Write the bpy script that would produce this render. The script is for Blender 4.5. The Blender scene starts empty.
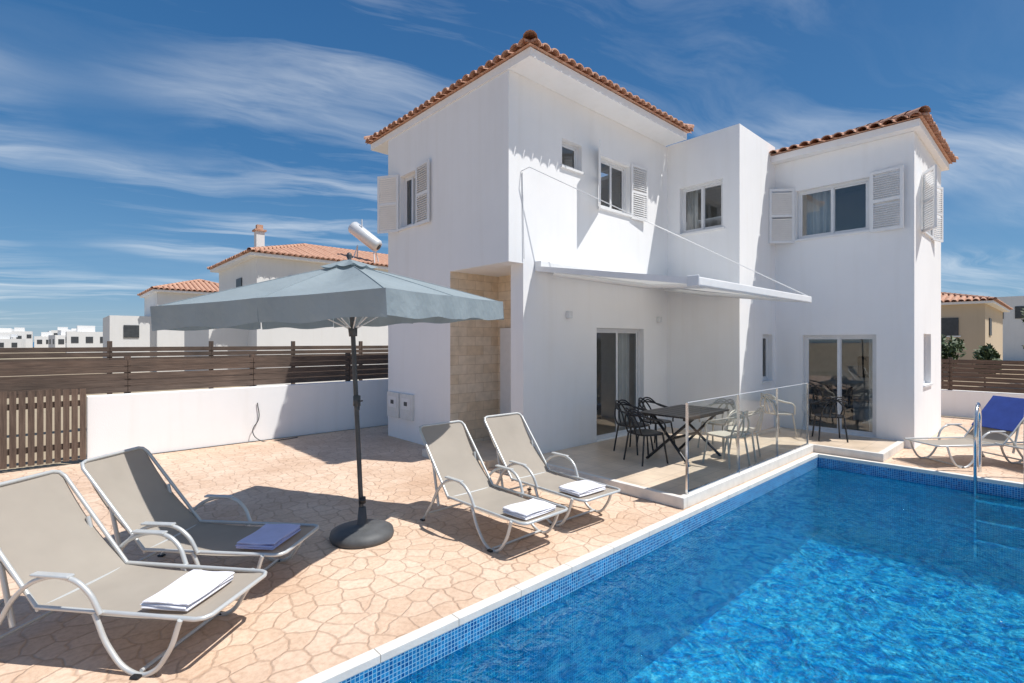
import bpy, math, random
from mathutils import Vector, Matrix, Quaternion
random.seed(7)
S=bpy.context.scene
C=bpy.context.collection
rad=math.radians

# ------------------------------------------------------------ materials
def newmat(name):
    m=bpy.data.materials.new(name); m.use_nodes=True
    nt=m.node_tree; b=nt.nodes['Principled BSDF']; return m,nt,b
def L(nt,a,b): nt.links.new(a,b)
def geo(nt): return nt.nodes.new('ShaderNodeNewGeometry').outputs['Position']
def noise(nt,vec,scale,detail=4,rough=.55,dist=0):
    n=nt.nodes.new('ShaderNodeTexNoise'); n.inputs['Scale'].default_value=scale
    n.inputs['Detail'].default_value=detail; n.inputs['Roughness'].default_value=rough
    n.inputs['Distortion'].default_value=dist
    if vec is not None: L(nt,vec,n.inputs['Vector'])
    return n.outputs['Fac']
def ramp(nt,fac,stops):
    r=nt.nodes.new('ShaderNodeValToRGB'); cr=r.color_ramp
    while len(cr.elements)<len(stops): cr.elements.new(.5)
    for e,(p,c) in zip(cr.elements,stops):
        e.position=p; e.color=(c[0],c[1],c[2],1) if not isinstance(c,(int,float)) else (c,c,c,1)
    L(nt,fac,r.inputs['Fac']); return r.outputs['Color']
def math_(nt,op,a,b=None,c=None):
    n=nt.nodes.new('ShaderNodeMath'); n.operation=op
    for i,v in enumerate((a,b,c)):
        if v is None: continue
        if isinstance(v,(int,float)): n.inputs[i].default_value=v
        else: L(nt,v,n.inputs[i])
    return n.outputs[0]
def bump(nt,b,h,strength=.3,dist=.01):
    n=nt.nodes.new('ShaderNodeBump'); n.inputs['Strength'].default_value=strength
    n.inputs['Distance'].default_value=dist; L(nt,h,n.inputs['Height']); L(nt,n.outputs['Normal'],b.inputs['Normal']); return n
def mixc(nt,f,a,b,mode='MIX'):
    n=nt.nodes.new('ShaderNodeMix'); n.data_type='RGBA'; n.blend_type=mode
    if isinstance(f,(int,float)): n.inputs[0].default_value=f
    else: L(nt,f,n.inputs[0])
    for i,v in ((6,a),(7,b)):
        if isinstance(v,tuple): n.inputs[i].default_value=(v[0],v[1],v[2],1)
        else: L(nt,v,n.inputs[i])
    return n.outputs[2]
def simple(name,col,rough=.5,metal=0,var=.12,scale=8,bmp=0,bscale=60,bdist=.004,spec=.5):
    m,nt,b=newmat(name); p=geo(nt)
    n=noise(nt,p,scale,3)
    c1=tuple(max(0,x*(1-var)) for x in col); c2=tuple(min(1,x*(1+var)) for x in col)
    L(nt,ramp(nt,n,[(.3,c1),(.7,c2)]),b.inputs['Base Color'])
    b.inputs['Roughness'].default_value=rough; b.inputs['Metallic'].default_value=metal
    b.inputs['Specular IOR Level'].default_value=spec
    if bmp: bump(nt,b,noise(nt,p,bscale,2),bmp,bdist)
    return m
def stucco(name,col=(.88,.88,.88)):
    m,nt,b=newmat(name); p=geo(nt)
    a=noise(nt,p,.9,4,.6)
    base=ramp(nt,a,[(.25,tuple(x*.96 for x in col)),(.6,col)])
    mp=nt.nodes.new('ShaderNodeMapping'); mp.inputs['Scale'].default_value=(5,5,.35); L(nt,p,mp.inputs['Vector'])
    st=noise(nt,mp.outputs['Vector'],1.1,3)
    base=mixc(nt,1.0,base,ramp(nt,st,[(.25,(.97,.965,.955)),(.5,(1,1,1))]),'MULTIPLY')
    L(nt,base,b.inputs['Base Color']); b.inputs['Roughness'].default_value=.85
    b.inputs['Specular IOR Level'].default_value=.2
    bump(nt,b,noise(nt,p,70,2),.35,.005)
    return m
M={}
M['stucco']=stucco('white_stucco')
M['stucco_far']=stucco('white_render_far',(.78,.77,.75))
M['beige']=stucco('beige_render',(.62,.5,.36))
M['white']=simple('white_paint',(.8,.8,.8),.4,var=.03)
M['alu']=simple('white_aluminium',(.72,.73,.74),.3,var=.03)
M['frame']=simple('lounger_frame_paint',(.60,.61,.60),.35,.3,var=.05)
M['dark']=simple('dark_grey_metal',(.06,.065,.07),.45,var=.2)
M['black']=simple('black_plastic',(.018,.018,.02),.35,var=.2)
M['beigepl']=simple('cream_plastic',(.60,.56,.48),.4,var=.05)
M['chrome']=simple('polished_steel',(.7,.72,.74),.15,1,var=.03)
M['tank']=simple('white_tank_enamel',(.72,.72,.72),.3,.2,var=.05)
M['basegrey']=simple('umbrella_base_grey',(.085,.088,.092),.6,var=.2,bmp=.3)
M['room']=simple('room_wall',(.78,.76,.72),.9,var=.05)
M['roomfloor']=simple('room_floor',(.62,.52,.40),.5,var=.1)
M['sofa']=simple('sofa_fabric',(.12,.12,.13),.9,var=.1)
M['towel']=simple('white_towel',(.80,.79,.84),.95,var=.03,bmp=.8,bscale=220,bdist=.004)
M['towel_l']=simple('lilac_towel',(.66,.64,.88),.95,var=.05,bmp=.8,bscale=220,bdist=.004)
M['towel_b']=simple('blue_towel',(.03,.07,.32),.95,var=.1,bmp=.8,bscale=220,bdist=.004)
M['metalbox']=simple('meter_box_grey',(.72,.72,.70),.4,var=.05)

def wood(name,c1,c2,along='X'):
    m,nt,b=newmat(name); p=geo(nt)
    mp=nt.nodes.new('ShaderNodeMapping'); mp.inputs['Scale'].default_value=(1.2,1.2,18) if along!='Z' else (18,18,1.2); L(nt,p,mp.inputs['Vector'])
    n=noise(nt,mp.outputs['Vector'],3,4,.6)
    n2=noise(nt,p,1.3,2)
    col=ramp(nt,n,[(.3,c1),(.7,c2)])
    col=mixc(nt,1.0,col,ramp(nt,n2,[(.3,(.75,.75,.75)),(.7,(1.2,1.15,1.1))]),'MULTIPLY')
    L(nt,col,b.inputs['Base Color']); b.inputs['Roughness'].default_value=.7
    bump(nt,b,n,.4,.004); return m
M['wood']=wood('brown_stained_timber',(.075,.050,.038),(.155,.112,.087))
M['woodv']=wood('brown_picket_timber',(.075,.050,.038),(.155,.112,.087),'Z')

m,nt,b=newmat('terracotta_tiles'); p=geo(nt)
n=noise(nt,p,5,4,.6); n2=noise(nt,p,28,2)
col=ramp(nt,n,[(.25,(.38,.17,.10)),(.5,(.56,.29,.18)),(.75,(.68,.45,.32))])
col=mixc(nt,.5,col,ramp(nt,n2,[(.35,(.34,.16,.10)),(.65,(.70,.46,.34))]))
L(nt,col,b.inputs['Base Color']); b.inputs['Roughness'].default_value=.85; bump(nt,b,n2,.4,.01); M['tile']=m

m,nt,b=newmat('limestone_cladding'); p=geo(nt)
sx=nt.nodes.new('ShaderNodeSeparateXYZ'); L(nt,p,sx.inputs[0])
cx=nt.nodes.new('ShaderNodeCombineXYZ'); L(nt,math_(nt,'SUBTRACT',sx.outputs[0],sx.outputs[1]),cx.inputs[0]); L(nt,sx.outputs[2],cx.inputs[1])
br=nt.nodes.new('ShaderNodeTexBrick'); br.inputs['Scale'].default_value=1; br.inputs['Brick Width'].default_value=.38; br.inputs['Row Height'].default_value=.17
br.inputs['Mortar Size'].default_value=.004; br.inputs['Color1'].default_value=(.78,.63,.45,1); br.inputs['Color2'].default_value=(.85,.74,.59,1); br.inputs['Mortar'].default_value=(.62,.50,.36,1)
L(nt,cx.outputs[0],br.inputs['Vector'])
L(nt,mixc(nt,1.0,br.outputs['Color'],ramp(nt,noise(nt,p,7,4),[(.3,(.86,.84,.82)),(.7,(1.08,1.06,1.05))]),'MULTIPLY'),b.inputs['Base Color'])
b.inputs['Roughness'].default_value=.85
bump(nt,b,math_(nt,'SUBTRACT',1,br.outputs['Fac']),.6,.01)
M['stone']=m

# stamped concrete deck
m,nt,b=newmat('stamped_concrete'); p=geo(nt)
wn=nt.nodes.new('ShaderNodeTexNoise'); wn.inputs['Scale'].default_value=4; wn.inputs['Detail'].default_value=3; L(nt,p,wn.inputs['Vector'])
vm=nt.nodes.new('ShaderNodeVectorMath'); vm.operation='SCALE'; vm.inputs['Scale'].default_value=.16; L(nt,wn.outputs['Color'],vm.inputs[0])
va=nt.nodes.new('ShaderNodeVectorMath'); va.operation='ADD'; L(nt,p,va.inputs[0]); L(nt,vm.outputs[0],va.inputs[1])
SC=5.6
v=nt.nodes.new('ShaderNodeTexVoronoi'); v.voronoi_dimensions='2D'; v.feature='DISTANCE_TO_EDGE'; v.inputs['Scale'].default_value=SC; v.inputs['Randomness'].default_value=.8
L(nt,va.outputs[0],v.inputs['Vector'])
v2=nt.nodes.new('ShaderNodeTexVoronoi'); v2.voronoi_dimensions='2D'; v2.inputs['Scale'].default_value=SC; v2.inputs['Randomness'].default_value=.8; L(nt,va.outputs[0],v2.inputs['Vector'])
sh=nt.nodes.new('ShaderNodeSeparateColor'); L(nt,v2.outputs['Color'],sh.inputs[0])
cell=ramp(nt,sh.outputs[0],[(0,(.69,.51,.375)),(1,(.76,.585,.45))])
big=noise(nt,p,.6,5,.65); fine=noise(nt,p,26,4,.65)
col=mixc(nt,1.0,cell,ramp(nt,big,[(.3,(.80,.73,.68)),(.62,(1.06,1.07,1.08))]),'MULTIPLY')
col=mixc(nt,1.0,col,ramp(nt,fine,[(.3,(.84,.80,.77)),(.6,(1.03,1.03,1.03))]),'MULTIPLY')
wk=ramp(nt,noise(nt,p,1.7,3),[(.35,.4),(.6,1.)])
gr=ramp(nt,v.outputs['Distance'],[(.0,.72),(.03,.42),(.08,0.)])
col=mixc(nt,math_(nt,'MULTIPLY',gr,wk),col,(.43,.275,.185))
L(nt,col,b.inputs['Base Color']); b.inputs['Roughness'].default_value=.7
hr=ramp(nt,v.outputs['Distance'],[(0,0.),(.08,1.)])
bump(nt,b,math_(nt,'ADD',hr,math_(nt,'MULTIPLY',noise(nt,p,16,4,.6),1.2)),.7,.009)
M['deck']=m

def grid(name,swz,size,c1,c2,mort,ms,rough,bs=.3):
    m,nt,b=newmat(name); p=geo(nt)
    sx=nt.nodes.new('ShaderNodeSeparateXYZ'); L(nt,p,sx.inputs[0]); cx=nt.nodes.new('ShaderNodeCombineXYZ')
    L(nt,sx.outputs[swz[0]],cx.inputs[0]); L(nt,sx.outputs[swz[1]],cx.inputs[1])
    br=nt.nodes.new('ShaderNodeTexBrick'); br.offset=0; br.inputs['Scale'].default_value=1; br.inputs['Brick Width'].default_value=size; br.inputs['Row Height'].default_value=size
    br.inputs['Mortar Size'].default_value=ms
    for k,c in (('Color1',c1),('Color2',c2),('Mortar',mort)): br.inputs[k].default_value=(*c,1)
    L(nt,cx.outputs[0],br.inputs['Vector'])
    L(nt,mixc(nt,1.0,br.outputs['Color'],ramp(nt,noise(nt,p,2.5,3),[(.3,(.85,.85,.85)),(.7,(1.12,1.12,1.12))]),'MULTIPLY'),b.inputs['Base Color'])
    b.inputs['Roughness'].default_value=rough
    bump(nt,b,math_(nt,'SUBTRACT',1,br.outputs['Fac']),bs,.004)
    return m
M['terr']=grid('ceramic_floor_tiles',(0,1),.33,(.68,.54,.40),(.74,.60,.46),(.50,.41,.32),.004,.35)
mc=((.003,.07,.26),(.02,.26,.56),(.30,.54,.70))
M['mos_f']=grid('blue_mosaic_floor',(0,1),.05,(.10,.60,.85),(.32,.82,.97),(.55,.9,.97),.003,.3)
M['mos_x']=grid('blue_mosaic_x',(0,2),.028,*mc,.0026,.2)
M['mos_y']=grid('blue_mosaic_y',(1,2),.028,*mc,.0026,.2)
M['coping']=simple('white_coping_stone',(.74,.70,.64),.6,var=.07,bmp=.3)

m=bpy.data.materials.new('pool_water'); m.use_nodes=True; nt=m.node_tree; nt.nodes.clear()
out=nt.nodes.new('ShaderNodeOutputMaterial'); p=geo(nt)
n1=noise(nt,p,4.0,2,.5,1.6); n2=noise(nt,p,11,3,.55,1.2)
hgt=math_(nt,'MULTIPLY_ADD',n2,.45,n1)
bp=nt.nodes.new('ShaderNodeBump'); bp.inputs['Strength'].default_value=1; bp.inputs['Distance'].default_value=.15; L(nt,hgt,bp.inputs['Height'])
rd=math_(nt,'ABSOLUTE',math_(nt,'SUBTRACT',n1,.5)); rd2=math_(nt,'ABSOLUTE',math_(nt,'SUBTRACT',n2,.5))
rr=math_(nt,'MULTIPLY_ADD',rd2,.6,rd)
tint=ramp(nt,rr,[(.0,(.92,1,1)),(.04,(.62,.98,1)),(.09,(.22,.74,.93)),(.17,(.04,.42,.73)),(.26,(.02,.28,.60))])  # caustic-like bright light filaments painted into the water colour, also cast onto the floor
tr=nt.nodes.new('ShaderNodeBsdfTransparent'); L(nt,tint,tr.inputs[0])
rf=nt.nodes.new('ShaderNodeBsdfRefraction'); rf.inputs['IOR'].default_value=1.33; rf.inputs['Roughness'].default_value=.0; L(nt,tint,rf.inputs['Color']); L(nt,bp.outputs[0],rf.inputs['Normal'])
df=nt.nodes.new('ShaderNodeBsdfDiffuse'); df.inputs[0].default_value=(.0,.34,.62,1); L(nt,bp.outputs[0],df.inputs['Normal'])
gl=nt.nodes.new('ShaderNodeBsdfGlossy'); gl.inputs['Roughness'].default_value=.04; L(nt,bp.outputs[0],gl.inputs['Normal'])
fr=nt.nodes.new('ShaderNodeFresnel'); fr.inputs['IOR'].default_value=1.33; L(nt,bp.outputs[0],fr.inputs['Normal'])
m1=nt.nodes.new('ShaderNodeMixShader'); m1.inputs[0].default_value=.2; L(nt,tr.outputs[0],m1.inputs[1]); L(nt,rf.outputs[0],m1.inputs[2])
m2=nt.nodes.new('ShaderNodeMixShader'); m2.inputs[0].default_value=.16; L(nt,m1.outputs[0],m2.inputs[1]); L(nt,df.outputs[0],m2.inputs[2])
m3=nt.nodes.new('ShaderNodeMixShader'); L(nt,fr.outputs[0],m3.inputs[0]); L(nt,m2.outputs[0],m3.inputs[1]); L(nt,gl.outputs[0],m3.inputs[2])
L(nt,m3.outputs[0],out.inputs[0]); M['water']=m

def glassmat(name,tint,base_refl=.1):
    m=bpy.data.materials.new(name); m.use_nodes=True; nt=m.node_tree; nt.nodes.clear()
    out=nt.nodes.new('ShaderNodeOutputMaterial')
    tr=nt.nodes.new('ShaderNodeBsdfTransparent'); tr.inputs[0].default_value=(*tint,1)
    gl=nt.nodes.new('ShaderNodeBsdfGlossy'); gl.inputs['Roughness'].default_value=.0
    lw=nt.nodes.new('ShaderNodeLayerWeight'); lw.inputs['Blend'].default_value=.18
    mr=nt.nodes.new('ShaderNodeMath'); mr.operation='ADD'; mr.inputs[1].default_value=base_refl; mr.use_clamp=True; L(nt,lw.outputs['Fresnel'],mr.inputs[0])
    mx=nt.nodes.new('ShaderNodeMixShader'); L(nt,mr.outputs[0],mx.inputs[0]); L(nt,tr.outputs[0],mx.inputs[1]); L(nt,gl.outputs[0],mx.inputs[2]); L(nt,mx.outputs[0],out.inputs[0]); return m
M['glass']=glassmat('window_glass',(.88,.93,.95),.14)
M['rail']=glassmat('clear_balustrade_glass',(.93,.97,.96),.02)

def cloth(name,col,trans,tr_amt=.35,bs=.35):
    m=bpy.data.materials.new(name); m.use_nodes=True; nt=m.node_tree; nt.nodes.clear()
    out=nt.nodes.new('ShaderNodeOutputMaterial'); p=geo(nt)
    n=noise(nt,p,3,3); c=ramp(nt,n,[(.3,tuple(x*.93 for x in col)),(.7,tuple(min(1,x*1.05) for x in col))])
    d=nt.nodes.new('ShaderNodeBsdfDiffuse'); L(nt,c,d.inputs[0])
    t=nt.nodes.new('ShaderNodeBsdfTranslucent'); t.inputs[0].default_value=(*trans,1)
    bpn=nt.nodes.new('ShaderNodeBump'); bpn.inputs['Strength'].default_value=bs; bpn.inputs['Distance'].default_value=.01; L(nt,noise(nt,p,11,3),bpn.inputs['Height']); L(nt,bpn.outputs[0],d.inputs['Normal'])
    mx=nt.nodes.new('ShaderNodeMixShader'); mx.inputs[0].default_value=tr_amt; L(nt,d.outputs[0],mx.inputs[1]); L(nt,t.outputs[0],mx.inputs[2]); L(nt,mx.outputs[0],out.inputs[0]); return m
M['canopy']=cloth('grey_umbrella_fabric',(.34,.40,.43),(.28,.37,.42),.26,.9)
M['awning']=cloth('white_awning_fabric',(.78,.78,.77),(.7,.7,.68),.3)
M['curtain']=cloth('white_curtain',(.78,.77,.74),(.6,.6,.58),.3)
M['sling']=cloth('taupe_sling_mesh',(.45,.405,.35),(.3,.27,.23),.22,.1)

m,nt,b=newmat('foliage'); p=geo(nt)
L(nt,ramp(nt,noise(nt,p,3,3),[(.3,(.03,.055,.02)),(.7,(.10,.14,.05))]),b.inputs['Base Color']); b.inputs['Roughness'].default_value=.6; M['leaf']=m
M['bark']=simple('bark',(.12,.09,.06),.9,var=.3,bmp=.5)
m,nt,b=newmat('dry_earth'); p=geo(nt)
L(nt,ramp(nt,noise(nt,p,.08,6,.65),[(.3,(.30,.23,.15)),(.55,(.40,.32,.22)),(.7,(.16,.17,.09))]),b.inputs['Base Color']); b.inputs['Roughness'].default_value=.95; M['earth']=m
m,nt,b=newmat('sea_water'); p=geo(nt)
b.inputs['Base Color'].default_value=(.03,.15,.28,1); b.inputs['Roughness'].default_value=.6; M['sea']=m

# ------------------------------------------------------------ mesh helpers
class MB:
    def __init__(s): s.v=[];s.f=[];s.mi=[];s.mats=[]
    def mid(s,m):
        if m not in s.mats: s.mats.append(m)
        return s.mats.index(m)
    def poly(s,pts,m):
        i=len(s.v); s.v+= [tuple(p) for p in pts]; s.f.append(tuple(range(i,i+len(pts)))); s.mi.append(s.mid(m))
    def box(s,x0,x1,y0,y1,z0,z1,m,mat=None):
        P=[Vector((x,y,z)) for z in (z0,z1) for y in (y0,y1) for x in (x0,x1)]
        if mat is not None: P=[mat@q for q in P]
        i=len(s.v); s.v+=[tuple(q) for q in P]
        for f in ((0,2,3,1),(4,5,7,6),(0,1,5,4),(2,6,7,3),(0,4,6,2),(1,3,7,5)):
            s.f.append(tuple(i+k for k in f)); s.mi.append(s.mid(m))
    def obj(s,name,parent=None,matrix=None,bevel=0,smooth=False,weld=False):
        me=bpy.data.meshes.new(name); me.from_pydata(s.v,[],s.f)
        for m in s.mats: me.materials.append(m)
        for pl,k in zip(me.polygons,s.mi): pl.material_index=k; pl.use_smooth=smooth
        me.update(); o=bpy.data.objects.new(name,me); C.objects.link(o)
        if weld:
            md=o.modifiers.new('weld','WELD'); md.merge_threshold=.0005
        if bevel:
            md=o.modifiers.new('bev','BEVEL'); md.width=bevel; md.segments=2; md.limit_method='ANGLE'
        if matrix is not None: o.matrix_local=matrix
        if parent: o.parent=parent
        return o
def box(name,x0,x1,y0,y1,z0,z1,m,parent=None,bevel=0,matrix=None):
    b=MB(); b.box(x0,x1,y0,y1,z0,z1,m); return b.obj(name,parent,matrix,bevel)
def empty(name,loc=(0,0,0),rz=0):
    e=bpy.data.objects.new(name,None); C.objects.link(e); e.location=loc; e.rotation_euler=(0,0,rz); e.empty_display_size=.2; return e
def tubes(name,paths,r,m,parent=None,smooth=True,cyclic=False,matrix=None,res=2):
    cu=bpy.data.curves.new(name,'CURVE'); cu.dimensions='3D'; cu.bevel_depth=r; cu.bevel_resolution=res; cu.resolution_u=8; cu.use_fill_caps=True
    for pts in paths:
        if smooth:
            sp=cu.splines.new('BEZIER'); sp.bezier_points.add(len(pts)-1)
            for bpnt,q in zip(sp.bezier_points,pts): bpnt.co=q; bpnt.handle_left_type='AUTO'; bpnt.handle_right_type='AUTO'
        else:
            sp=cu.splines.new('POLY'); sp.points.add(len(pts)-1)
            for pp,q in zip(sp.points,pts): pp.co=(*q,1)
        sp.use_cyclic_u=cyclic
    cu.materials.append(m); o=bpy.data.objects.new(name,cu); C.objects.link(o)
    if matrix is not None: o.matrix_local=matrix
    if parent: o.parent=parent
    return o
def lathe(name,prof,m,parent=None,seg=40,matrix=None):
    b=MB()
    for j in range(len(prof)-1):
        (r0,z0),(r1,z1)=prof[j],prof[j+1]
        for i in range(seg):
            a0=2*math.pi*i/seg;a1=2*math.pi*(i+1)/seg
            b.poly([(r0*math.cos(a0),r0*math.sin(a0),z0),(r0*math.cos(a1),r0*math.sin(a1),z0),(r1*math.cos(a1),r1*math.sin(a1),z1),(r1*math.cos(a0),r1*math.sin(a0),z1)],m)
    return b.obj(name,parent,matrix,smooth=True,weld=True)

W_S=lambda x,y: Matrix.Translation((x,y,0))
W_W=lambda x,y: Matrix.Translation((x,y,0))@Matrix.Rotation(rad(-90),4,'Z')

def wall(name,mtx,w,z0,z1,ops,parent,m,t=.22):
    xs=sorted(set([0,w]+[o[0] for o in ops]+[o[1] for o in ops])); zs=sorted(set([z0,z1]+[o[2] for o in ops]+[o[3] for o in ops]))
    b=MB()
    for i in range(len(xs)-1):
        for j in range(len(zs)-1):
            cx=(xs[i]+xs[i+1])/2; cz=(zs[j]+zs[j+1])/2
            if any(o[0]<cx<o[1] and o[2]<cz<o[3] for o in ops): continue
            a,bb,c,d=xs[i],xs[i+1],zs[j],zs[j+1]
            b.poly([(a,0,c),(bb,0,c),(bb,0,d),(a,0,d)],m)
            b.poly([(a,t,c),(a,t,d),(bb,t,d),(bb,t,c)],M['room'])
    for o in ops:
        a,bb,c,d=o[:4]
        b.poly([(a,0,c),(a,0,d),(a,t,d),(a,t,c)],m); b.poly([(bb,0,c),(bb,t,c),(bb,t,d),(bb,0,d)],m)
        b.poly([(a,0,d),(bb,0,d),(bb,t,d),(a,t,d)],m); b.poly([(a,0,c),(a,t,c),(bb,t,c),(bb,0,c)],m)
    b.poly([(0,0,z1),(w,0,z1),(w,t,z1),(0,t,z1)],m)
    return b.obj(name,parent,mtx)
def window(name,mtx,a,bb,c,d,parent,panes=2,sill=True,depth=.09,fw=.05):
    b=MB(); A=M['alu']; y0,y1=depth,depth+.06
    b.box(a+.002,bb-.002,y0,y1,d-fw,d-.002,A); b.box(a+.002,bb-.002,y0,y1,c+.002,c+fw,A)
    b.box(a+.002,a+fw,y0,y1,c+fw,d-fw,A); b.box(bb-fw,bb-.002,y0,y1,c+fw,d-fw,A)
    w=(bb-a-2*fw)/panes
    for i in range(panes):
        x0=a+fw+i*w; yy=y0+.008+(i%2)*.022; s=.035
        b.box(x0-(.02 if i else -.001),x0+s,yy,yy+.02,c+fw+.001,d-fw-.001,A); b.box(x0+w-s,x0+w+(.018 if i<panes-1 else -.001),yy,yy+.02,c+fw+.001,d-fw-.001,A)
        b.box(x0+s,x0+w-s,yy,yy+.02,c+fw+.001,c+fw+s,A); b.box(x0+s,x0+w-s,yy,yy+.02,d-fw-s,d-fw-.001,A)
    if sill: b.box(a-.04,bb+.04,-.035,depth-.002,c-.035,c+.003,M['white'])
    o=b.obj(name+'_frame',parent,mtx)
    g=MB()
    for i in range(panes):
        x0=a+fw+i*w; yy=y0+.018+(i%2)*.022
        g.poly([(x0+.03,yy,c+fw+.03),(x0+w-.03,yy,c+fw+.03),(x0+w-.03,yy,d-fw-.03),(x0+.03,yy,d-fw-.03)],M['glass'])
    g.obj(name+'_glass',parent,mtx)
def curtain(name,mtx,a,bb,c,d,parent,y=.3):
    b=MB(); n=int((bb-a)/.02); pts=[]
    for i in range(n+1):
        x=a+(bb-a)*i/n; pts.append((x,y+.03*math.sin(x*55)+.012*math.sin(x*23+1)))
    for (x0,q0),(x1,q1) in zip(pts,pts[1:]): b.poly([(x0,q0,c),(x1,q1,c),(x1,q1,d),(x0,q0,d)],M['curtain'])
    b.obj(name,parent,mtx,smooth=True,weld=True)
def shutter(name,mtx,hx,side,ang,c,d,w,parent):
    b=MB(); fw=.05; th=.03
    b.box(0,w,0,th,c,c+fw,M['white']); b.box(0,w,0,th,d-fw,d,M['white']); zm=(c+d)/2
    b.box(0,fw,0.001,th-.001,c+fw,d-fw,M['white']); b.box(w-fw,w,0.001,th-.001,c+fw,d-fw,M['white']); b.box(fw,w-fw,0.002,th-.002,zm-.025,zm+.025,M['white'])
    z=c+fw+.02
    while z<d-fw-.02:
        if abs(z-zm)>.04:
            mt=Matrix.Translation((0,th/2,z))@Matrix.Rotation(rad(50),4,'X')
            b.box(fw,w-fw,-.024,.024,-.004,.004,M['white'],mt)
        z+=.042
    if side>0: lm=Matrix.Translation((hx,-.035,0))@Matrix.Rotation(rad(-ang),4,'Z')
    else: lm=Matrix.Translation((hx,-.035,0))@Matrix.Rotation(rad(180+ang),4,'Z')@Matrix.Translation((0,-th,0))
    b.obj(name,parent,mtx@lm)

def hip_roof(name,x0,x1,y0,y1,z,pitch,parent,fascia=.13,sp=.19,step=True):
    box(name+'_soffit',x0+.05,x1-.05,y0+.05,y1-.05,z,z+fascia,M['stucco'],parent)
    zt=z+fascia+.015; hx=(x1-x0)/2; hy=(y1-y0)/2; h=min(hx,hy); tp=math.tan(pitch); zr=zt+h*tp
    b=MB(); T=M['tile']
    if hx>=hy: r0=(x0+h,y0+h,zr); r1=(x1-h,y0+h,zr)
    else: r0=(x0+h,y0+h,zr); r1=(x0+h,y1-h,zr)
    a,bq,c,d=(x0,y0,zt),(x1,y0,zt),(x1,y1,zt),(x0,y1,zt)
    if hx>=hy: fs=[[a,bq,r1,r0],[bq,c,r1],[c,d,r0,r1],[d,a,r0]]
    else: fs=[[a,bq,r0],[bq,c,r1,r0],[c,d,r1],[d,a,r0,r1]]
    for f in fs: b.poly(f,T)
    b.poly([a,d,c,bq],T)
    K=6
    for (ox,oy,dx,dy,nx,ny,Ln) in ((x0,y0,1,0,0,1,x1-x0),(x0,y1,1,0,0,-1,x1-x0),(x0,y0,0,1,1,0,y1-y0),(x1,y0,0,1,-1,0,y1-y0)):
        n=int(Ln/sp); s=(Ln)/n
        for i in range(n):
            q=(i+.5)*s; run=min(q,Ln-q,h)+.08; r=s*.44; segs=max(1,int(run/.38)) if step else 1
            jz=random.uniform(-.008,.008); jo=random.uniform(-.012,.012)
            for g in range(segs):
                t0=run*g/segs-(.07+jo if g==0 else .03); t1=run*(g+1)/segs
                ringp=[]
                for tt,rr,up in ((t0,r*1.06,.018),(t1,r*.9,.0)):
                    pr=[]
                    for k in range(K+1):
                        an=math.pi*k/K; u=math.cos(an)*rr; hz=math.sin(an)*rr*.85
                        pr.append((ox+dx*(q+u)+nx*tt,oy+dy*(q+u)+ny*tt,zt+tt*tp+hz+up+jz))
                    ringp.append(pr)
                for k in range(K): b.poly([ringp[0][k],ringp[0][k+1],ringp[1][k+1],ringp[1][k]],T)
                inn=[]
                for k in range(K+1):
                    an=math.pi*k/K; u=math.cos(an)*r*.86; hz=math.sin(an)*r*.70
                    inn.append((ox+dx*(q+u)+nx*t0,oy+dy*(q+u)+ny*t0,zt+t0*tp+hz+.018+jz))
                for k in range(K): b.poly([ringp[0][k],inn[k],inn[k+1],ringp[0][k+1]],T)
    for cc,rr in ((a,r0),(bq,r1 if hx>=hy else r0),(c,r1),(d,r0 if hx>=hy else r1)):
        A=Vector(cc)+Vector((0,0,.05)); B=Vector(rr)+Vector((0,0,.05)); n=max(2,int((B-A).length/.36)); ax=(B-A).normalized(); sd=ax.cross(Vector((0,0,1))).normalized(); up=sd.cross(ax)
        for g in range(n):
            p0=A.lerp(B,g/n)-ax*.04; p1=A.lerp(B,(g+1)/n)
            for k in range(K):
                a0=math.pi*k/K;a1=math.pi*(k+1)/K
                f=lambda P,an,R:P+sd*math.cos(an)*R+up*math.sin(an)*R
                b.poly([f(p0,a0,.11),f(p0,a1,.11),f(p1,a1,.09),f(p1,a0,.09)],T)
    A=Vector(r0)+Vector((0,0,.03)); B=Vector(r1)+Vector((0,0,.03))
    b.obj(name,parent)
    if (B-A).length>.1: tubes(name+'_ridge',[[A,B]],.1,T,parent,False)

# ------------------------------------------------------------ ground, deck, pool
PX0,PX1,PY0,PY1=1.0,9.75,-1.5,2.85
def ring(name,X0,X1,Y0,Y1,hx0,hx1,hy0,hy1,z,m):
    b=MB()
    for a,bb,c,d in ((X0,X1,Y0,hy0),(X0,X1,hy1,Y1),(X0,hx0,hy0,hy1),(hx1,X1,hy0,hy1)):
        b.poly([(a,c,z),(bb,c,z),(bb,d,z),(a,d,z)],m)
    return b.obj(name)
ring('ground',-2500,2500,-2500,2500,PX0-.3,PX1+.3,PY0-.3,PY1+.3,-.05,M['earth'])
ring('patio_paving',-9,17.2,-6,10.62,PX0-.09,PX1+.09,PY0-.09,PY1+.09,0,M['deck'])
b=MB(); b.poly([(-2500,160,.12),(2500,300,.12),(2500,2500,.12),(-2500,2500,.12)],M['sea']); b.obj('sea')
pool=empty('swimming_pool')
WZ=-.2; PD=-1.35
b=MB()
b.poly([(PX0,PY0,PD),(PX1,PY0,PD),(PX1,PY1,PD),(PX0,PY1,PD)],M['mos_f']); b.obj('pool_floor',pool)
b=MB(); zt=-.041
b.poly([(PX0,PY1,PD),(PX1,PY1,PD),(PX1,PY1,zt),(PX0,PY1,zt)],M['mos_x']); b.poly([(PX0,PY0,PD),(PX0,PY0,zt),(PX1,PY0,zt),(PX1,PY0,PD)],M['mos_x'])
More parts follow.
